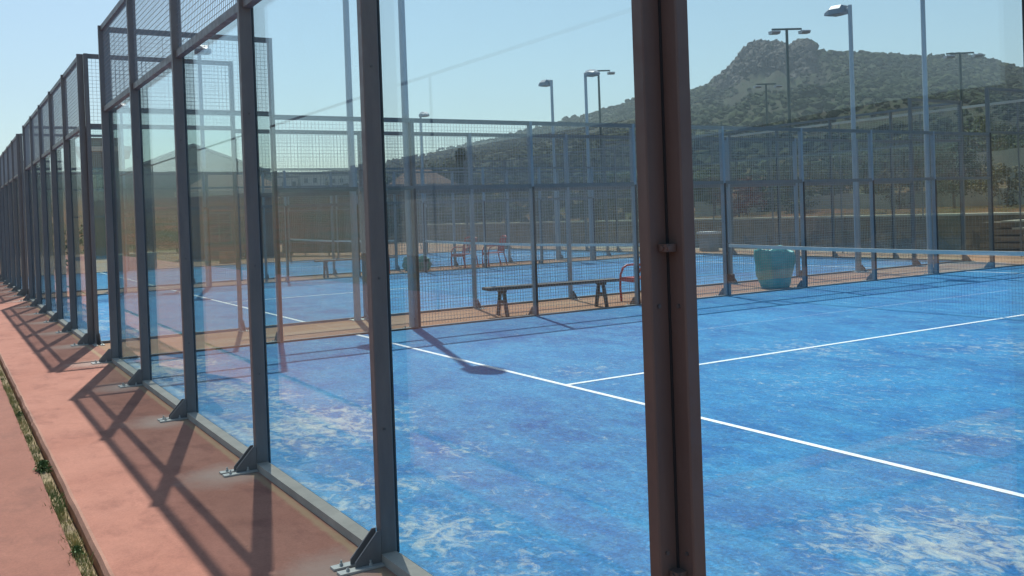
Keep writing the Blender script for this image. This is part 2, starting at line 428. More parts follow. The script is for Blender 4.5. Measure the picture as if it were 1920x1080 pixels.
def vertical_edges(): pass
ST10 = [PW/2, 2, 4, 6, 8, 10-PW/2]
ST20 = [PW/2, 2, 4, 6, 8, 10, 12, 14, 16, 18, 20-PW/2]
STN = [PW/2, 1.865, 4, 6, 8, 10, 12, 14, 16, 18, 20-PW/2]
H20 = [4, 4] + [3]*7 + [4, 4]
B20 = ['G3', 'G2'] + ['M']*6 + ['G2', 'G3']
ordn = ["nearest", "second", "third", "fourth", "fifth"]
for k in range(NC):
    Y = 12*k; det = k == 0
    nm = ordn[k]
    # back wall on the walkway (outwards = -x)
    wall("glass_back_wall", f"grey framed glass back wall of the {nm} blue court, standing beside the pink walkway", (0, Y, 0), R(90), ST10, [4]*6, ['G3']*5, 1, True)
    # near side (outwards = -y), far side (outwards = +y)
    if k == 0:
        wall("court_side_fence", "side fence of glass and wire nearest the camera, right of the thick corner post", (0, Y, 0), 0, STN, H20, B20, -1, det)
    else:
        wall("court_side_fence", f"near side fence of the {nm} blue court, facing the corridor in front of it", (0, Y, 0), 0, ST20, H20, B20, -1, False)
    wall("court_side_fence", f"far side fence of the {nm} blue court, with net end fixed at its middle post", (0, Y+10, 0), 0, ST20, H20, B20, 1, k < 1)
    if k < 4:
        wall("glass_back_wall", f"far glass end wall of the {nm} blue court, in front of the planted slope", (20, Y, 0), R(90), ST10, [4]*6, ['G3']*5, -1, False)
# clips that couple the two corner posts (parts of the near back wall)
root = [o for o in col.objects if o.name == "glass_back_wall"][0]
o = MB().box(-.006, .006, -.006, .006, 0, 4.0).build("corner_seal", M_dark, None); o.parent = root; o.matrix_parent_inverse = Matrix.Rotation(-R(90), 4, 'Z')
for z, rr in ((1.485, .0), (.56, .0)):
    mb = MB(); mb.box(-.036, -.002, -.038, -.002, z-.011, z+.011)   # bracket in the concave corner
    mb.tube([(-.028, -.043, z), (-.028, -.037, z)], .007, 8); mb.tube([(-.041, -.02, z), (-.035, -.02, z)], .007, 8)
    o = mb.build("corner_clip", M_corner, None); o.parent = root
    o.matrix_parent_inverse = Matrix.Rotation(-R(90), 4, 'Z')

# ------------------------------------------------------------ nets
def net(Y, label):
    root = empty("court_net", (10, Y, 0)); tag(root, label, "net", "nets across the blue courts")
    mb = MB(); n_ = 30; sag = lambda t: .93-.05*4*t*(1-t)
    for i in range(n_):
        t0, t1 = i/n_, (i+1)/n_; y0, y1 = .03+9.94*t0, .03+9.94*t1; z0, z1 = sag(t0), sag(t1)
        j = len(mb.v)
        for y, z in ((y0, z0), (y1, z1)): mb.v += [(-.012, y, z), (.012, y, z), (.012, y, z-.055), (-.012, y, z-.055)]
        for a in range(4): b = (a+1) % 4; mb.f.append((j+a, j+b, j+4+b, j+4+a))
    mb.build("tape", M_tape, root)
    mb = MB(); nn = 226
    for i in range(nn): y = .05+9.9*i/(nn-1); mb.box(-.0005, .0005, y-.0005, y+.0005, .02, sag((y-.03)/9.94)-.05)
    for j in range(19):
        z = .03+.045*j
        for i in range(10):
            y0, y1 = .03+.994*i, .03+.994*(i+1)
            mb.box(.0006, .0016, y0, y1, z-.0005, z+.0005)
    mb.build("netting", M_net, root)
    mb = MB()
    for y in (.045, 9.955): mb.tube([(0, y, 0), (0, y, .95)], .022, 8)
    mb.build("net_post", M_steel, root, True)
    mb = MB(); mb.tube([(-.03, 9.93, .78), (-.09, 9.90, .76), (-.10, 9.90, .60)], .009, 6); mb.box(-.05, .05, 9.88, 9.94, .28, .40)
    mb.build("winder", M_dark, root)
for k in range(NC): net(12*k, f"white taped net across the {ordn[k]} blue court")

# ------------------------------------------------------------ court floodlights
def floodlight():
    r = empty("floodlight", (0, 0, 0)); mb = MB().tube([(0, 0, 0), (0, 0, 3), (0, 0, 6.0)], [.055, .052, .046], 14)
    mb.build("pole", M_pole, r, True)
    mb = MB().box(-.11, .11, -.11, .11, 0, .014)
    for sx in (-1, 1):
        for sy in (-1, 1): mb.tube([(sx*.085, sy*.085, .014), (sx*.085, sy*.085, .035)], .01, 6)
    mb.build("base_plate", M_plate, r)
    MB().tube([(0, .02, 5.93), (0, .16, 5.93)], .028, 8).build("arm", M_pole, r)
    h = bpy.data.meshes.new("lamp_head"); bm = bmesh.new()
    P = [(.10, .10, 5.87, 6.0), (.16, .16, 5.85, 6.04), (.20, .42, 5.855, 6.05), (.13, .60, 5.87, 5.97), (.05, .68, 5.885, 5.92)]
    rings = [[bm.verts.new(v) for v in ((-w_, y, z0), (w_, y, z0), (w_, y, z0+(z1-z0)*.55), (w_*.55, y, z1), (-w_*.55, y, z1), (-w_, y, z0+(z1-z0)*.55))] for w_, y, z0, z1 in P]
    for a, b in zip(rings, rings[1:]):
        for i in range(6): bm.faces.new((a[i], a[(i+1) % 6], b[(i+1) % 6], b[i]))
    bm.faces.new(rings[0][::-1]); bm.faces.new(rings[-1]); bmesh.ops.recalc_face_normals(bm, faces=bm.faces); bm.to_mesh(h); bm.free()
    h.materials.append(M_head); hd = bpy.data.objects.new("lamp_head", h); col.objects.link(hd); hd.parent = r
    MB().box(-.14, .14, .22, .50, 5.845, 5.853).build("lens", M_lens, hd)
    return r
M_head = varied("lamp_housing", (.16, .19, .24), (.22, .25, .30), 8, .5, .2, 0)
M_lens = mat("lamp_lens", (.10, .11, .12), .35)
proto = floodlight(); first = True
for k in range(NC):
    for (x, xn) in ((3.97, "front"), (15.97, "rear")):
        for s in (0, 1):
            if k == 0 and s == 0: continue
            o = proto if first else copy_tree(proto); first = False
            o.location = (x - (0 if s else .16), 12*k + (10.15 if s else -.15), 0); o.rotation_euler = (0, 0, R(180) if s else 0)
            tag(o, f"grey floodlight pole, {'far' if s else 'near'} side of the {ordn[k]} court, {'walkway' if x < 8 else 'hill'} end", "floodlight", "floodlights along the court fences")

# ------------------------------------------------------------ corridor furniture
M_bench = varied("bench_wood", (.045, .04, .045), (.09, .075, .065), 12, .6, 0, .3)
def bench(p0, p1, label, h=.46, M=None, two=2):
    M = M or M_bench
    p0, p1 = Vector((*p0, 0)), Vector((*p1, 0)); d = p1-p0; L = d.length
    r = empty("bench", p0, math.atan2(d.y, d.x)); tag(r, label, "bench")
    MB().box(0, L, -.14, .14, h-.045, h).build("seat", M, r)
    for x in (.28, L-.28):
        mb = MB()
        for s in (-1, 1): mb.tube([(x, s*.06, h-.045), (x, s*.17, 0)], .032, 6)
        mb.box(x-.02, x+.02, -.12, .12, .20, .245)
        mb.box(x-.03, x+.03, -.12, .12, h-.085, h-.045)
        mb.build("leg", M, r)
bench((5.42, 10.56), (7.78, 10.34), "dark wooden bench on two trestle legs behind the wire fence of the nearest court")
M_grey = varied("old_wood", (.22, .16, .14), (.30, .22, .19), 8, .7, 0, .2)
bench((7.0, 25.0-2.3), (9.3, 22.6), "weathered brown bench in the second corridor, left of the far red chairs", .5, M_grey)
M_red = varied("red_plastic", (.42, .035, .03), (.50, .06, .045), 20, .4, 0, 0)
def chair(loc, rz, label, group=None):
    r = empty("armchair", (*loc, 0), rz); tag(r, label, "chair", group)
    for s in (-1, 1):
        y = s*.27
        MB().tube([(.0, y, 0), (-.02, y, .25), (-.0, y, .47), (.05, y, .58), (.13, y, .625), (.30, y, .63), (.46, y, .615), (.53, y*.98, .62)], .019, 8).build("arm_frame", M_red, r, True)
        MB().tube([(.60, y*1.0, 0), (.555, y, .22), (.50, y*.95, .42), (.55, y*.93, .66), (.62, y*.85, .90)], .019, 8).build("rear_leg", M_red, r, True)
    mb = MB()
    mb.box(.02, .50, -.255, .255, .40, .425); mb.box(.0, .03, -.25, .25, .35, .425)
    mb.build("seat", M_red, r)
    mb = MB()
    for j in range(5):
        y = -.20+.10*j; mb.tube([(.515, y, .44), (.55, y, .66), (.61, y*.95, .86)], .018, 6)
    mb.tube([(.62, -.23, .88), (.635, -.1, .915), (.64, 0, .92), (.635, .1, .915), (.62, .23, .88)], .024, 8)
    mb.build("backrest", M_red, r, True)
    return r
chair((8.3, 10.62), R(-6), "red plastic armchair beside the dark bench, partly hidden by the thick corner post")
chair((11.6, 23.0), R(20), "left red armchair of the pair in the second corridor behind the fence", None)
chair((12.5, 22.9), R(-10), "right red armchair of the pair in the second corridor behind the fence", None)
chair((8.9, 24.6-1.9), R(80), "single faded red armchair at the left end of the second corridor beside the brown bench")

M_bag = mat("teal_sack", (.05, .25, .27), .45); n = N(M_bag)
n.color(n.mix(n.ramp(n.noise(3, 4, .6), [(.35, 0.), (.65, 1.)]), (.06, .36, .38), (.14, .50, .52))); n.bump(n.noise(5, 2, .5, dist=.5), .35, .03)
def sack(loc, s, label, slump=0, M=None):
    bm = bmesh.new(); nseg, nr = 48, 22; rings = []
    for i in range(nr+1):
        t = i/nr; z = t*.74*(1-slump*.45); w_ = (.235+.11*t**.7 + .03*math.sin(t*3.1))*(1+slump*.5*(1-t))
        ring = []
        for j in range(nseg):
            a = 2*math.pi*j/nseg; sq = 1/max(abs(math.cos(a)), abs(math.sin(a)))**.55
            q = noise.noise(Vector((math.cos(a)*1.6, math.sin(a)*1.6, t*2.2+loc[0]))); q2 = noise.noise(Vector((math.cos(a)*4, math.sin(a)*4, t*4)))
            fold = noise.noise(Vector((a*2.2, 3, t*.6)))
            rr = w_*sq*(1+.10*q+.05*q2+.06*fold*t)
            zz = z + (t**3)*(.045*math.sin(2*a+1)+.03*math.sin(3*a)+.03*q2)
            ring.append(bm.verts.new((rr*math.cos(a), rr*math.sin(a)*.8, max(zz, 0))))
        rings.append(ring)
    # mouth folds inwards
    for (f1, dz) in ((.93, -.02), (.8, -.10), (.7, -.22)):
        rings.append([bm.verts.new((v.co.x*f1, v.co.y*f1, v.co.z+dz)) for v in rings[nr]])
    for a, b in zip(rings, rings[1:]):
        for j in range(nseg): bm.faces.new((a[j], a[(j+1) % nseg], b[(j+1) % nseg], b[j]))
    bm.faces.new(rings[-1]); bm.faces.new(rings[0][::-1]); bmesh.ops.recalc_face_normals(bm, faces=bm.faces)
    for f in bm.faces: f.smooth = True
    r = empty("sack", (*loc, 0)); tag(r, label, "sack")
    me = bpy.data.meshes.new("sack_body"); bm.to_mesh(me); bm.free(); me.materials.append(M or M_bag)
    o = bpy.data.objects.new("sack_body", me); col.objects.link(o); o.parent = r; o.scale = (s, s, s)
    for sg in (-1, 1):
        MB().tube([(.10*s, sg*.22*s, .66*s), (.05*s, sg*.25*s, .80*s), (-.06*s, sg*.25*s, .80*s), (-.12*s, sg*.22*s, .66*s)], .012*s, 6).build("handle", M or M_bag, r, True)
sack((11.82, 10.60), .98, "large teal sack standing open in the corridor beside the net of the nearest court")
M_bag2 = varied("green_sack_cloth", (.03, .20, .17), (.07, .30, .25), 3, .5, 0, .6, 12)
sack((10.35, 23.3), .95, "slumped green sack lying low in the second corridor by the court fence", 1.0, M_bag2)

# ------------------------------------------------------------ terrain
SKY = [(-2600, 330), (-900, 330), (-400, 322), (0, 322), (300, 330), (480, 332), (600, 325), (700, 315), (735, 302), (800, 293), (840, 281), (900, 266), (1000, 243), (1060, 226), (1130, 207), (1195, 190), (1240, 180), (1310, 162), (1345, 147),
       (1370, 127), (1390, 100), (1402, 86), (1420, 80), (1465, 82), (1480, 89), (1497, 78), (1515, 76), (1527, 80), (1535, 98), (1560, 100), (1640, 100), (1700, 104), (1740, 107), (1800, 105), (1850, 114), (1880, 123), (1920, 133), (2050, 170), (2300, 230), (2800, 320), (4500, 330)]
SK = []
for u, v in SKY:
    d = ray(u, v); SK.append((math.degrees(math.atan2(d.y, d.x)), d.z/math.hypot(d.x, d.y)))
SK.sort()
def skyl(az):
    if az <= SK[0][0] or az >= SK[-1][0]: return .03
    for (a0, s0), (a1, s1) in zip(SK, SK[1:]):
        if a0 <= az <= a1: t = (az-a0)/(a1-a0); return s0+(s1-s0)*t
def ss(a, b, x): t = min(1, max(0, (x-a)/(b-a))); return t*t*(3-2*t)
def fb(x, y, s, o=4):
    return noise.fractal(Vector((x/s, y/s, .37)), 1.0, 2.1, o)
R0 = 95.
def ridge(az):
    return 470 + 130*ss(48, 68, az) - 0*az + 60*math.sin(az*.13)
def terr(x, y):
    dx, dy = x-CAM.x, y-CAM.y; r = math.hypot(dx, dy); az = math.degrees(math.atan2(dy, dx))
    if x < 24.15 and r < 70: return -.22
    # terraces close to the courts
    q = max(0, x-24.3)
    left = ss(24, 52, y)                # bank flattens towards the town side
    zt = 1.02 + .055*q + .0006*q*q
    st = 1.25; u = zt/st; zt = st*(math.floor(u) + ss(.86, 1.0, u-math.floor(u))) if zt > 1.2 else zt
    zt = zt*(1-.6*left) + .18*fb(x, y, 9)
    if x < 24.15: zt = -.22 + ss(70, R0, r)*1.2
    z0 = zt
    rr = ridge(az); S = skyl(az)
    zr = CAM.z + S*rr
    if r <= R0*.7: return z0
    t = (r-R0*.7)/(rr-R0*.7)
    if t < 1:
        crag = ss(44.5, 43.9, az)*ss(36.9, 37.3, az) if False else 0
        g = .35*t + .65*t**1.5
        crag = ss(36.6, 37.2, az)*ss(46.5, 43.5, az) if False else ss(39.0, 40.2, az)*ss(48.0, 45.0, az)
        g = g*(1-crag) + crag*(.62*t**1.1 + .38*ss(.80, .97, t))
        z = z0 + (zr-z0)*g
        amp = 15*min(1, S/.12)*4*t*(1-t)
        z += amp*(fb(x, y, 95, 5))*.55 + amp*.12*fb(x, y, 22, 4)
        if crag > 0: z += crag*ss(.5, .8, t)*(1-ss(.97, 1, t))*(7*fb(x, y, 30, 5) + 3*fb(x+50, y, 9, 4))
        zmax = CAM.z + S*r*(.55+.45*t) - .2
        return min(z, max(zmax, z0))
    return zr - (r-rr)*.22 + 4*fb(x, y, 60)
azs = []; a = -180.
while a < 180:
    azs.append(a); a += .14 if 26 < a < 92 else 3.0
rs = [.5, 8, 16]; r = 19.
while r < 140: rs.append(r); r *= 1.022
while r < 760: rs.append(r); r += 6.0
rs += [800, 900, 1100, 1500, 2400, 4000]
mb = MB(); na = len(azs)
for r in rs:
    for a in azs:
        x, y = CAM.x + r*math.cos(R(a)), CAM.y + r*math.sin(R(a))
        if r > 1000: z = -60*ss(1000, 1500, r)*0 - 1.0
        else: z = terr(x, y) if r >= 19 else -.22
        mb.v.append((x, y, z))
for i in range(len(rs)-1):
    for j in range(na):
        k = (j+1) % na; mb.f.append((i*na+j, i*na+k, (i+1)*na+k, (i+1)*na+j))
mb.f.append(tuple(range(na))[::-1])
M_hill = mat("hillside", rough=.95, spec=.1); n = N(M_hill)
x, y, z = n.sep()
c = n.mix(n.ramp(n.noise(.03, 6, .65, dist=.5), [(.40, 0.), (.60, 1.)]), (.040, .038, .026), (.022, .031, .017))
c = n.mix(n.ramp(n.noise(.16, 5, .7), [(.50, 0.), (.62, .8)]), c, (.055, .048, .038))
c = n.mix(n.ramp(n.noise(.6, 5, .75), [(.42, .0), (.60, .75)]), c, (.04, .065, .03))
# rock on steep faces
g = n.new("ShaderNodeNewGeometry"); sp = n.new("ShaderNodeSeparateXYZ"); n.link(g.outputs['True Normal'], sp.inputs[0])
steep = n.ramp(sp.outputs[2], [(.60, 1.), (.78, 0.)])
rock = n.mix(n.ramp(n.noise(.16, 8, .85, n.map((1, 1, .5)), dist=.6), [(.35, 0.), (.65, 1.)]), (.016, .017, .017), (.052, .048, .045))
hi = n.ramp(n.math('DIVIDE', z, 120.), [(.55, 0.), (.68, 1.)])
c = n.mix(n.math('MULTIPLY', n.math('MAXIMUM', n.math('MULTIPLY', steep, .5), hi), .85), c, rock)
# dry earth on the near terraces, pale at the step edges
near = n.ramp(n.math('DIVIDE', z, 20.), [(.15, 1.), (.6, 0.)])
earth = n.mix(n.ramp(n.noise(.25, 5, .7), [(.38, 0.), (.62, 1.)]), (.27, .125, .065), (.12, .11, .048))
earth = n.mix(n.ramp(n.noise(1.7, 5, .7), [(.46, 0.), (.62, .6)]), earth, (.06, .08, .03))
earth = n.mix(n.math('MULTIPLY', n.ramp(sp.outputs[2], [(.75, 1.), (.93, 0.)]), .8), earth, (.26, .22, .17))
c = n.mix(near, c, earth)
n.color(c); n.bump(n.noise(.5, 8, .8), .8, 1.0)
hill = mb.build("ground", M_hill, None, True, fixn=False); hill['kind'] = 'structure'

# scrub scattered over the hillside
M_scrub = mat("hill_scrub", rough=.9, spec=.1); n = N(M_scrub)
c = n.mix(n.ramp(n.noise(.05, 4, .6), [(.38, 0.), (.62, 1.)]), (.017, .034, .014), (.040, .054, .022))
c = n.mix(n.ramp(n.noise(.12, 3, .6), [(.50, 0.), (.62, 1.)]), c, (.012, .022, .012)); n.color(c)
phi = (1+5**.5)/2
ICO = [Vector(v).normalized() for v in ((-1,phi,0),(1,phi,0),(-1,-phi,0),(1,-phi,0),(0,-1,phi),(0,1,phi),(0,-1,-phi),(0,1,-phi),(phi,0,-1),(phi,0,1),(-phi,0,-1),(-phi,0,1))]
IF = [(0,11,5),(0,5,1),(0,1,7),(0,7,10),(0,10,11),(1,5,9),(5,11,4),(11,10,2),(10,7,6),(7,1,8),(3,9,4),(3,4,2),(3,2,6),(3,6,8),(3,8,9),(4,9,5),(2,4,11),(6,2,10),(8,6,7),(9,8,1)]
mb = MB(); cnt = 0
for i in range(42000):
    az = random.uniform(27, 76); r = 70 + (ridge(az)+8-70)*random.random()**.75
    x, y = CAM.x+r*math.cos(R(az)), CAM.y+r*math.sin(R(az))
    dd = fb(x, y, 45, 3) + .25*random.gauss(0, 1)
    S = skyl(az); t = r/ridge(az)
    if 40.2 < az < 46.0 and t > .86 and random.random() < .6: continue      # bare crag
    if dd < -.06: continue
    z = terr(x, y)
    s = random.uniform(.45, 1.25)*(1+.6*(dd > .45))*(.6+.4*r/400)
    i0 = len(mb.v)
    for v in ICO:
        q = random.uniform(.65, 1.25)*s
        mb.v.append((x+v.x*q, y+v.y*q, z+v.z*q*.75+s*.3))
    mb.f += [(i0+a, i0+b, i0+c_) for a, b, c_ in IF]; cnt += 1
rb = MB()
for i in range(2600):
    az = random.uniform(40.4, 46.2); r = ridge(az)*random.uniform(.84, 1.0)
    x, y = CAM.x+r*math.cos(R(az)), CAM.y+r*math.sin(R(az)); z = terr(x, y); s = random.uniform(.5, 1.6)
    i0 = len(rb.v); e = (random.uniform(.6, 1.5), random.uniform(.6, 1.5), random.uniform(.7, 1.8))
    for v in ICO:
        q = random.uniform(.7, 1.2)*s; rb.v.append((x+v.x*q*e[0], y+v.y*q*e[1], z+v.z*q*e[2]))
    rb.f += [(i0+a, i0+b, i0+c_) for a, b, c_ in IF]
M_rocks = varied("crag_rock", (.022, .023, .020), (.060, .058, .050), .4, .95, 0, .5, 3)
tag(rb.build("rocks", M_rocks, None, fixn=False), "bare broken rock of the crag on top of the hill", "rock", kind='stuff')
tag(mb.build("scrub", M_scrub, None, fixn=False), "grey green scrub and low trees covering the rocky hillside", "scrub", kind='stuff')

# ------------------------------------------------------------ retaining wall, stair, perimeter fence
M_rwall = mat("retaining_wall_stone", rough=.9); n = N(M_rwall)
bk = n.new("ShaderNodeTexBrick"); bk.inputs['Scale'].default_value = 1.0; bk.inputs['Brick Width'].default_value = .42; bk.inputs['Row Height'].default_value = .19; bk.inputs['Mortar Size'].default_value = .008
bk.inputs['Color1'].default_value = (.21, .155, .105, 1); bk.inputs['Color2'].default_value = (.29, .215, .145, 1); bk.inputs['Mortar'].default_value = (.10, .085, .07, 1)
mp = n.new("ShaderNodeMapping"); mp.inputs['Rotation'].default_value = (R(90), 0, R(90)); n.link(n.pos, mp.inputs[0])
sx = n.new("ShaderNodeSeparateXYZ"); n.link(n.pos, sx.inputs[0]); cb = n.new("ShaderNodeCombineXYZ"); n.link(sx.outputs[1], cb.inputs[0]); n.link(sx.outputs[2], cb.inputs[1]); n.link(cb.outputs[0], bk.inputs['Vector'])
n.color(n.mix(n.ramp(n.noise(1.3, 6, .7), [(.4, 0.), (.65, .7)]), bk.outputs[0], (.09, .085, .06))); n.bump(n.noise(14, 5, .7), .6, .02)
M_cope = varied("pale_coping", (.42, .38, .30), (.52, .48, .38), 2, .85, 0, .3)
r = empty("retaining_wall", (24, 0, 0)); tag(r, "long dark stone retaining wall with pale coping behind the courts", "wall")
MB().box(0, .5, -20, 70, -.1, 1.06).build("wall_body", M_rwall, r); MB().box(-.04, .54, -20, 70, 1.06, 1.125).build("coping", M_cope, r)
# verge strip between slab and wall
sheet("verge", 22.6, 24.0, -14, 62, -.16, -.02, varied("verge_gravel", (.30, .24, .19), (.40, .34, .27), 3, .95, 0, .6, 30))
r = empty("stone_stair", (22.9, 11.2, -.02)); tag(r, "short flight of pale stone steps climbing against the dark retaining wall", "stairs")
for i in range(5):
    MB().box(.05, 1.09, .30*i, 2.2, .19*i, .19*i+.14).build("riser", M_rwall, r); MB().box(.0, 1.09, .30*i-.03, .30*i+.34, .19*i+.14, .19*i+.19).build("tread", M_cope, r)
r = empty("cement_pillar", (21.75, 22.9, 0)); tag(r, "short grey cement pillar with a white cap behind the second court", "pillar")
M_cem = varied("cement_grey", (.28, .28, .26), (.36, .35, .33), 5, .9)
MB().cbox(-.25, .25, -.25, .25, 0, .62, .02).build("shaft", M_cem, r); MB().cbox(-.32, .32, -.32, .32, .62, .70, .03).build("cap", M_line, r)
M_cream = varied("cream_rail", (.55, .50, .42), (.66, .61, .50), 3, .6, 0, 0)
r = empty("perimeter_fence", (22.3, -8, 0)); tag(r, "tall wire perimeter fence with a sunlit cream top rail behind the courts", "fence")
L = 31.2
MB().box(-.025, .025, 0, L, 4.03, 4.095).build("top_rail", M_cream, r)
for i in range(12):
    MB().tube([(0, L/11*i, 0), (0, L/11*i, 4.04)], .022, 8).build("post", M_steel, r, True)
mb = MB()
for j in range(1, 40): mb.box(-.0014, .0014, 0, L, j*.1, j*.1+.0028)
for j in range(1, 312): mb.box(.0015, .0043, j*.1, j*.1+.0028, 0, 4.04)
mb.build("mesh_panel", M_wire, r)
for X, Y0, Y1, zt, lab in ((31.5, 4, 34, 1.92, "lower pale dry stone terrace wall on the slope behind the courts"), (44, 14, 27, 3.9, "upper short pale terrace wall half hidden among the bushes"), (38, -2, 14, 2.7, "middle pale terrace wall at the right part of the slope")):
    mb = MB(); q = 0; y = Y0
    while y < Y1:
        l = random.uniform(.5, 1.1); h = zt + random.uniform(-.06, .06); mb.box(X+random.uniform(-.05, .05), X+.5, y, y+l-.002, zt-1.6, h); y += l
    tag(mb.build("terrace_wall", M_cope), lab, "wall")
# fence across the walkway (behind the camera), mirrored faintly by the glass
r = empty("perimeter_fence", (-5.3, -12, 0)); tag(r, "thin grey rail fence across the walkway, seen only mirrored in the glass", "fence")
MB().box(-.02, .02, 0, 60, 3.94, 3.985).build("top_rail", M_steel, r)
for i in range(6): MB().tube([(0, 12*i, 0), (0, 12*i, 3.94)], .022, 8).build("post", M_steel, r)

# ------------------------------------------------------------ tennis court masts with twin lamps
M_mast = varied("mast_green", (.035, .06, .055), (.05, .075, .07), 5, .5, .2, 0)
def mast(u, vtop, D, h, label, rz):
    p = at_d(u, vtop, D); z0 = p.z-h
    r = empty("twin_lamp_mast", (p.x, p.y, z0), rz); tag(r, label, "lamp mast", "twin lamp masts behind the courts")
    MB().tube([(0, 0, 0), (0, 0, h*.5), (0, 0, h)], [.085, .07, .055], 10).build("mast", M_mast, r, True)
    MB().box(-.62, .62, -.03, .03, h-.03, h+.04).build("crossarm", M_mast, r)
    for s in (-1, 1):
        mb = MB(); mb.tube([(s*.58, 0, h), (s*.62, -.2, h-.16)], .02, 6)
        poly = [(-.05, -.10), (-.52, -.14), (-.56, -.19), (-.46, -.26), (-.10, -.23)]
        mb.prism(poly, s*.62-.17, s*.62+.17, lambda a, b, c: (c, a, h+b))
        mb.build("lamp_head", M_head, r)
mast(1475, 55, 40, 9.0, "tallest dark mast with two lamps, in front of the rocky summit", R(-28))
mast(1436, 158, 58, 9.0, "dark twin lamp mast just left of the tallest one, low on the hill", R(-28))
mast(1122, 133, 50, 9.0, "dark twin lamp mast rising above the left foot of the hill", R(-28))
mast(1800, 100, 48, 9.0, "dark twin lamp mast at the right, against the wooded ridge", R(-35))

# ------------------------------------------------------------ buildings on the left
M_mastg = mat("green_post", (.03, .05, .04), .5)
def by2(u, D): p = at_d(u, 400, D); return p.x, p.y
def building(u0, u1, D, zt, label, parts, rz_add=0, depth=8, name="building"):
    a, b = at_d(u0, 400, D), at_d(u1, 400, D); a.z = b.z = 0; d = b-a
    r = empty(name, (a.x, a.y, -.2), math.atan2(d.y, d.x)); tag(r, label, "building"); parts(r, d.length, zt+.2); return r
M_brown = varied("brown_render", (.20, .125, .085), (.27, .17, .115), .8, .9, 0, .2)
M_cream2 = varied("cream_fascia", (.55, .48, .38), (.62, .55, .44), 2, .8, 0, 0)
M_roofbr = varied("brown_roof", (.085, .05, .035), (.13, .075, .05), 1.2, .9, 0, .3)
M_pane = mat("window_dark", (.03, .05, .055), .12)
M_frame = mat("window_frame", (.10, .17, .17), .5)
def club(r, L, H):
    MB().box(0, L, 0, 7, 0, H-.35).build("wall", M_brown, r)
    MB().box(-.5, L+.5, -.9, 7.5, H-.35, H-.16).build("fascia", M_cream2, r)
    i0 = MB(); i0.v = [(-.4,-.8,H-.16),(L+.4,-.8,H-.16),(L+.4,7.4,H-.16),(-.4,7.4,H-.16),(-.4+1.5,3.3,H+.9),(L-1.1,3.3,H+.9)]
    i0.f = [(0,1,5,4),(1,2,5),(2,3,4,5),(3,0,4),(3,2,1,0)]; i0.build("roof", M_roofbr, r)
    x = .8
    while x < L-1.4:
        f = MB().box(x, x+1.1, -.07, -.003, .9, 2.35).build("window", M_frame, r)
        mb = MB()
        for i in range(2):
            for j in range(3): mb.box(x+.06+i*.51, x+.53+i*.51, -.085, -.072, .96+j*.46, 1.36+j*.46)
        mb.build("pane", M_pane, f); x += 2.3
    MB().box(L*.52, L*.52+1, -.06, -.003, .02, 2.1).build("door", M_dark, r)
building(352, 522, 45.5, 3.25, "low brown clubhouse with cream eaves and small windows beyond the last court", club)
r = empty("windscreen_fence", (*by2(528, 45.2), 0), math.atan2(by2(705, 41)[1]-by2(528, 45.2)[1], by2(705, 41)[0]-by2(528, 45.2)[0])); L = math.dist(by2(528, 45.2), by2(705, 41))
tag(r, "dark green windscreen fence panels between the clubhouse and the second near post", "fence")
M_screen = varied("green_screen", (.030, .060, .042), (.055, .085, .058), 1.4, .8, 0, .3, 12)
i = 0
while i*1.5 < L:
    MB().box(i*1.5+.035, min(L, i*1.5+1.465), -.012, .012, .12, 2.75+.05*(i % 2)).build("screen_panel", M_screen if i % 3 else varied("brown_screen", (.075, .055, .042), (.10, .075, .055), 1.4, .8, 0, .3, 12), r)
    MB().tube([(i*1.5, 0, 0), (i*1.5, 0, 2.9)], .03, 8).build("post", M_mastg, r, True); i += 1
def shed(r, L, H):
    MB().box(0, L, 0, 6, 0, H-1.7).build("wall", M_brown, r)
    mb = MB(); mb.v = [(-.5,-.6,H-1.7),(L+.5,-.6,H-1.7),(L+.5,6.6,H-1.7),(-.5,6.6,H-1.7),(L*.32,3,H),(L*.55,3,H)]
    mb.f = [(0,1,5,4),(1,2,5),(2,3,4,5),(3,0,4),(3,2,1,0)]; mb.build("roof", M_roofbr, r)
    MB().box(L*.4, L*.4+1, -.06, -.003, .02, 2.1).build("door", M_dark, r)
building(728, 862, 64, 5.1, "brown hip roofed shed below the left foot of the hill", shed)
r = empty("guessed_block", (*by2(250, 37.5), 0), R(10)); tag(r, "guessed pale cream block for a bright ground patch beyond the last court", "block")  # guessed solid put in for a bright patch of ground
MB().cbox(-.7, .7, -.3, .3, 0, .55, .03).build("block_body", M_cope, r); MB().cbox(-.76, .76, -.36, .36, .55, .62, .03).build("cap", M_cream2, r)
r = empty("guessed_box", (*by2(425, 39.5), 0), R(30)); tag(r, "guessed small orange box for a bright ground patch before the brown clubhouse", "box")  # orange patch of ground built as a guessed box
M_or = varied("orange_plastic", (.45, .16, .05), (.52, .20, .07), 5, .5, 0, 0)
MB().cbox(-.3, .3, -.22, .22, 0, .42, .03).build("box_body", M_or, r); MB().cbox(-.32, .32, -.24, .24, .42, .48, .03).build("lid", M_or, r)
M_hall = varied("hall_sheet", (.20, .215, .20), (.27, .28, .26), .7, .7, 0, .15, spec=.3)
M_hroof = varied("hall_roof", (.20, .22, .225), (.27, .285, .29), .6, .6, 0, .1)
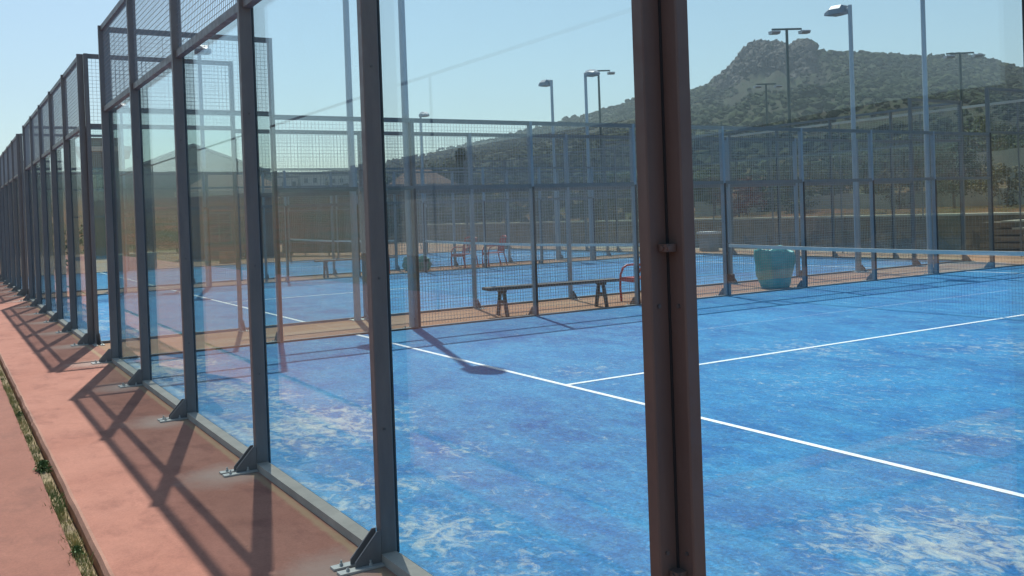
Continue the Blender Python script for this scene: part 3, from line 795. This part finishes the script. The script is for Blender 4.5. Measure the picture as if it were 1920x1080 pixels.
def hall(r, L, H):
    E = H-2.2; mb = MB(); mb.prism([(0,0),(L,0),(L,E),(L*.5,H-.15),(0,E)], 0, 18, lambda a, b, c: (a, c, b)); mb.build("wall", M_hall, r)
    for s in (0, 1):
        xa, xb = (-.4, L*.5) if s == 0 else (L*.5, L+.4); za, zb = (E-.1, H) if s == 0 else (H, E-.1)
        mb = MB(); mb.v = [(xa,-.5,za),(xb,-.5,zb),(xb,18.5,zb),(xa,18.5,za),(xa,-.5,za+.15),(xb,-.5,zb+.15),(xb,18.5,zb+.15),(xa,18.5,za+.15)]
        mb.f = [(0,1,2,3),(7,6,5,4),(0,4,5,1),(1,5,6,2),(2,6,7,3),(3,7,4,0)]; mb.build("roof", M_hroof, r)
    MB().box(L*.40, L*.60, -.06, -.003, 0, 4.2).build("door", M_frame, r)
building(228, 500, 80, 8.0, "large pale grey hall with a low gabled roof behind the clubhouse", hall)
M_hut = varied("hut_wall", (.15, .13, .10), (.20, .17, .13), 1, .9)
def hut(r, L, H):
    MB().box(0, L, 0, 6, 0, H-.8).build("wall", M_hut, r); MB().box(-.35, L+.35, -.5, 6.4, H-.8, H-.55).build("fascia", M_cream2, r)
    MB().box(L*.15, L*.95, .6, 5.6, H-.55, H).build("parapet", M_hut, r)
    f = MB().box(L*.3, L*.7, -.05, -.003, H-3, H-1.7).build("window", M_frame, r); MB().box(L*.34, L*.66, -.07, -.052, H-2.9, H-1.8).build("pane", M_pane, f)
building(160, 238, 56, 6.6, "tall narrow brown building with a cream roof edge in the gap between the courts", hut)
# distant white town houses
M_white = varied("white_wash", (.62, .60, .55), (.72, .70, .65), .4, .8, 0, 0)
for i, (u0, u1, D, zt, lab) in enumerate([(505, 560, 210, 11.5, "small white distant house left of the town row"), (566, 612, 230, 13, "longer white distant block in the middle of the town row"), (618, 662, 245, 13.4, "white distant block with a flat roof at the right of the town row"),
                          (668, 690, 250, 12, "narrow white distant house at the right end of the town row"), (475, 500, 220, 9.5, "lowest cream distant house at the far left of the town row")]):
    def house(r, L, H):
        MB().box(0, L, 0, 8, 0, H-.4).build("wall", M_white, r); MB().box(-.2, L+.2, -.2, 8.2, H-.4, H).build("roof", M_hroof, r)
        mb = MB(); x = .8
        while x < L-1.2: mb.box(x, x+.9, -.06, -.003, H-2.3, H-1.2); x += 2.1
        mb.build("window", M_pane, r)
    building(u0, u1, D, zt, lab, house, name="town_house")
# pale building behind the camera, mirrored in the glass
def refl(r, L, H):
    MB().box(0, L, 0, 9, 0, H-.3).build("wall", M_white, r); MB().box(-.3, L+.3, -.3, 9.3, H-.3, H).build("roof", M_hroof, r)
    mb = MB(); x = 1.
    while x < L-1.5: mb.box(x, x+1.2, -.06, -.003, 1.0, 2.3); x += 3.
    mb.build("window", M_pane, r)
rr = empty("building", (-26, 44, -.2), R(-90)); tag(rr, "low white building beyond the walkway, seen only mirrored in the glass", "building"); refl(rr, 30, 4.6)

# ------------------------------------------------------------ trees
M_bark = varied("bark", (.09, .065, .045), (.14, .10, .07), 6, .9, 0, .6)
def leafm(name, a, b):
    M = mat(name, a, .75, spec=.25); n = N(M)
    oi = n.new("ShaderNodeObjectInfo")
    c = n.mix(n.ramp(n.noise(1.2, 3, .6), [(.38, 0.), (.62, 1.)]), a, b); n.color(c); return M
LM = [leafm("leaf_olive", (.075, .095, .040), (.13, .145, .07)), leafm("leaf_dark", (.032, .058, .022), (.062, .10, .036)), leafm("leaf_dry", (.12, .095, .035), (.16, .13, .055)), leafm("leaf_red", (.20, .035, .025), (.12, .07, .03))]
def tree_meshes(kind, seed):
    rnd = random.Random(seed); T = MB(); C = MB()
    if kind == 'cypress': H, cw, cb = 6.0, .75, .4
    elif kind == 'bush': H, cw, cb = 1.5, 1.0, .1
    else: H, cw, cb = 4.6, 2.0, 1.3
    T.tube([(0, 0, -.3), (.05, .03, H*.3), (-.04, .06, H*.6), (0, 0, H*.85)], [.14*H/4.6, .11*H/4.6, .07*H/4.6, .02], 8)
    cl = []
    nclump = 60 if kind == 'cypress' else (22 if kind == 'bush' else 42)
    for i in range(nclump):
        if kind == 'cypress':
            t = rnd.random(); z = cb + (H-cb)*t; rr = cw*(1-t)**.5*rnd.random()**.5*.8; s = .38
        else:
            z = rnd.uniform(cb, H*.95); t = (z-cb)/(H-cb); rr = cw*math.sqrt(max(0, 1-(2*t-.85)**2*.8))*rnd.random()**.5; s = rnd.uniform(.35, .6)*(cw/2+.15)
        a = rnd.random()*6.283; c = Vector((rr*math.cos(a), rr*math.sin(a), z)); cl.append((c, s))
        if kind == 'tree' and i % 3 == 0: T.tube([(0, 0, min(z*.6, H*.5)), tuple(c*.55+Vector((0,0,z*.35))), tuple(c)], [.05, .03, .012], 5)
    for c, s in cl:
        for q in range(70 if kind != 'bush' else 60):
            v = Vector((rnd.gauss(0, 1), rnd.gauss(0, 1), rnd.gauss(0, .8))); v = v.normalized()*s*rnd.random()**.4; p = c+v
            t = Vector((rnd.gauss(0,1), rnd.gauss(0,1), rnd.gauss(0,1))).normalized(); b = t.cross(v).normalized() if v.length > 0 else Vector((1,0,0)); l = rnd.uniform(.06, .12)*(1 if kind != 'bush' else .6)
            i0 = len(C.v); C.v += [tuple(p-t*l), tuple(p+b*l*.55), tuple(p+t*l), tuple(p-b*l*.55)]; C.f.append((i0, i0+1, i0+2, i0+3))
    return T, C
TM = {}
def plant(kind, li, x, y, s, label, group=None, seed=0, z=None):
    key = (kind, li, seed)
    nm = {'tree': "tree", 'cypress': "cypress", 'bush': "bush"}[kind]
    if key not in TM:
        T, C = tree_meshes(kind, seed*31+li); o1 = T.build("trunk", M_bark, None, True); o2 = C.build("crown", LM[li], None, fixn=False)
        TM[key] = (o1.data, o2.data); bpy.data.objects.remove(o1); bpy.data.objects.remove(o2)
    r = empty(nm, (x, y, terr(x, y) if z is None else z), random.random()*6); r.scale = (s, s, s*random.uniform(.85, 1.15)); tag(r, label, nm, group)
    a, b = TM[key]
    for nme, me in (("trunk", a), ("crown", b)):
        o = bpy.data.objects.new(nme, me); col.objects.link(o); o.parent = r
def by_px(u, D): p = at_d(u, 400, D); return p.x, p.y
T1 = "trees on the slope behind the retaining wall"
x, y = by_px(868, 66); plant('cypress', 1, x, y, 1.05, "slim dark cypress standing alone left of the hill", None, 1)
x, y = by_px(832, 75); plant('tree', 0, x, y, 1.25, "grey green tree left of the cypress on the skyline")
pl_ = [(1120, 55, 'tree', 1, .8, "dark round tree below the left shoulder of the hill"), (905, 60, 'tree', 1, .72, "dark tree right of the cypress"), (950, 64, 'tree', 1, .75, "dark tree midway between the cypress and the thick post"),
       (1010, 58, 'tree', 0, .65, "olive tree behind the third court's corner"), (1170, 52, 'tree', 1, .7, "dark tree beside the thick post, left side"),
       (1340, 46, 'tree', 0, .5, "small olive tree just right of the thick post"), (1400, 42, 'bush', 3, 1.1, "reddish bush on the wall bank beside the net end"), (1385, 39, 'bush', 3, .9, "second reddish bush, left of its twin above the wall"),
       (1450, 44, 'bush', 1, 1.1, "green bush above the teal sack"), (1500, 40, 'bush', 0, 1.0, "olive bush right of the teal sack on the bank"), (1545, 52, 'tree', 0, .55, "small olive tree left of the rear floodlight pole"), (1625, 44, 'tree', 1, .5, "small dark tree right of the second court's rear floodlight"),
       (1690, 40, 'bush', 2, 1.2, "dry yellowish bush on the bank"), (1720, 50, 'tree', 0, .7, "olive tree behind the right floodlight pole"), (1790, 38, 'tree', 1, .45, "little dark tree on the bank at the right"), (1840, 50, 'tree', 0, .5, "broad olive tree near the right border"),
       (1890, 36, 'bush', 2, 1.0, "dry bush above the stone steps at the right"), (1580, 60, 'tree', 1, .7, "dark tree high on the terraces in the middle"), (1660, 62, 'tree', 0, .8, "grey olive tree high on the terraces"), (1420, 62, 'tree', 1, .65, "dark tree high on the terraces, left"),
       (1330, 60, 'tree', 1, .7, "dark tree behind the thick post's right edge"), (1480, 66, 'tree', 0, .8, "olive tree below the tallest mast"), (1760, 64, 'tree', 1, .8, "dark tree high on the terraces, right"), (1860, 60, 'tree', 0, .9, "grey olive tree high on the terraces near the border")]
for i, (u, D, kd, li, s, lab) in enumerate(pl_):
    x, y = by_px(u, D); plant(kd, li, x, y, s, lab, T1 if kd == 'tree' else None, i % 2)
hd = [(720, 60, 1, .95), (745, 66, 1, 1.0), (775, 60, 0, .8), (800, 64, 1, .85), (700, 70, 1, 1.0), (672, 60, 1, .8), (845, 60, 1, .75), (880, 58, 0, .7), (250, 58, 1, .8), (285, 60, 1, .7), (330, 58, 0, .7), (215, 60, 1, .7)]
hl = ["left of the tall front floodlight pole", "just behind the front floodlight pole", "right of the front floodlight pole", "left of the skyline trees", "near the second thin glass post's right side", "right of the town houses", "below the cypress", "right of the cypress foot", "in front of the pale hall, left", "in front of the pale hall, middle", "in front of the pale hall, right", "beside the narrow brown building"]
for i, (u, D, li, s) in enumerate(hd):
    x, y = by_px(u, D); plant('tree', li, x, y, s*.8, "dark belt tree " + hl[i], "tree belt beyond the last courts", i % 2)
# far end of the walkway
x, y = -1.3, 37.5
plant('bush', 1, x-.2, y+1.5, 1.6, "dark bush at the far end of the walkway", None, 1, 0)
r = empty("waste_bin", (-.55, 33.5, 0)); tag(r, "small yellow and black bin at the far end of the walkway", "bin")
M_yel = varied("yellow_plastic", (.65, .55, .12), (.72, .62, .2), 5, .5, 0, 0)
MB().tube([(0, 0, .0), (0, 0, .28)], [.17, .19], 14).build("base", M_dark, r, True); MB().tube([(0, 0, .28), (0, 0, .72)], [.19, .22], 14).build("body", M_yel, r, True); MB().tube([(0, 0, .72), (0, 0, .78), (0, 0, .86)], [.23, .23, .10], 14).build("lid", M_dark, r, True)

# ------------------------------------------------------------ haze
def haze(density):
    o = MB().box(-120, 1000, -500, 1000, -3, 140).build("haze", mat("haze_air"))
    M = o.data.materials[0]; t = M.node_tree; b = t.nodes["Principled BSDF"]; t.nodes.remove(b)
    v = t.nodes.new("ShaderNodeVolumePrincipled"); v.inputs['Color'].default_value = (.80, .90, 1, 1); v.inputs['Density'].default_value = density; v.inputs['Anisotropy'].default_value = .0
    t.links.new(v.outputs[0], t.nodes["Material Output"].inputs['Volume'])
    o['kind'] = 'stuff'; tag(o, "thin blue daylight haze over the hill", "haze")
haze(.0005)
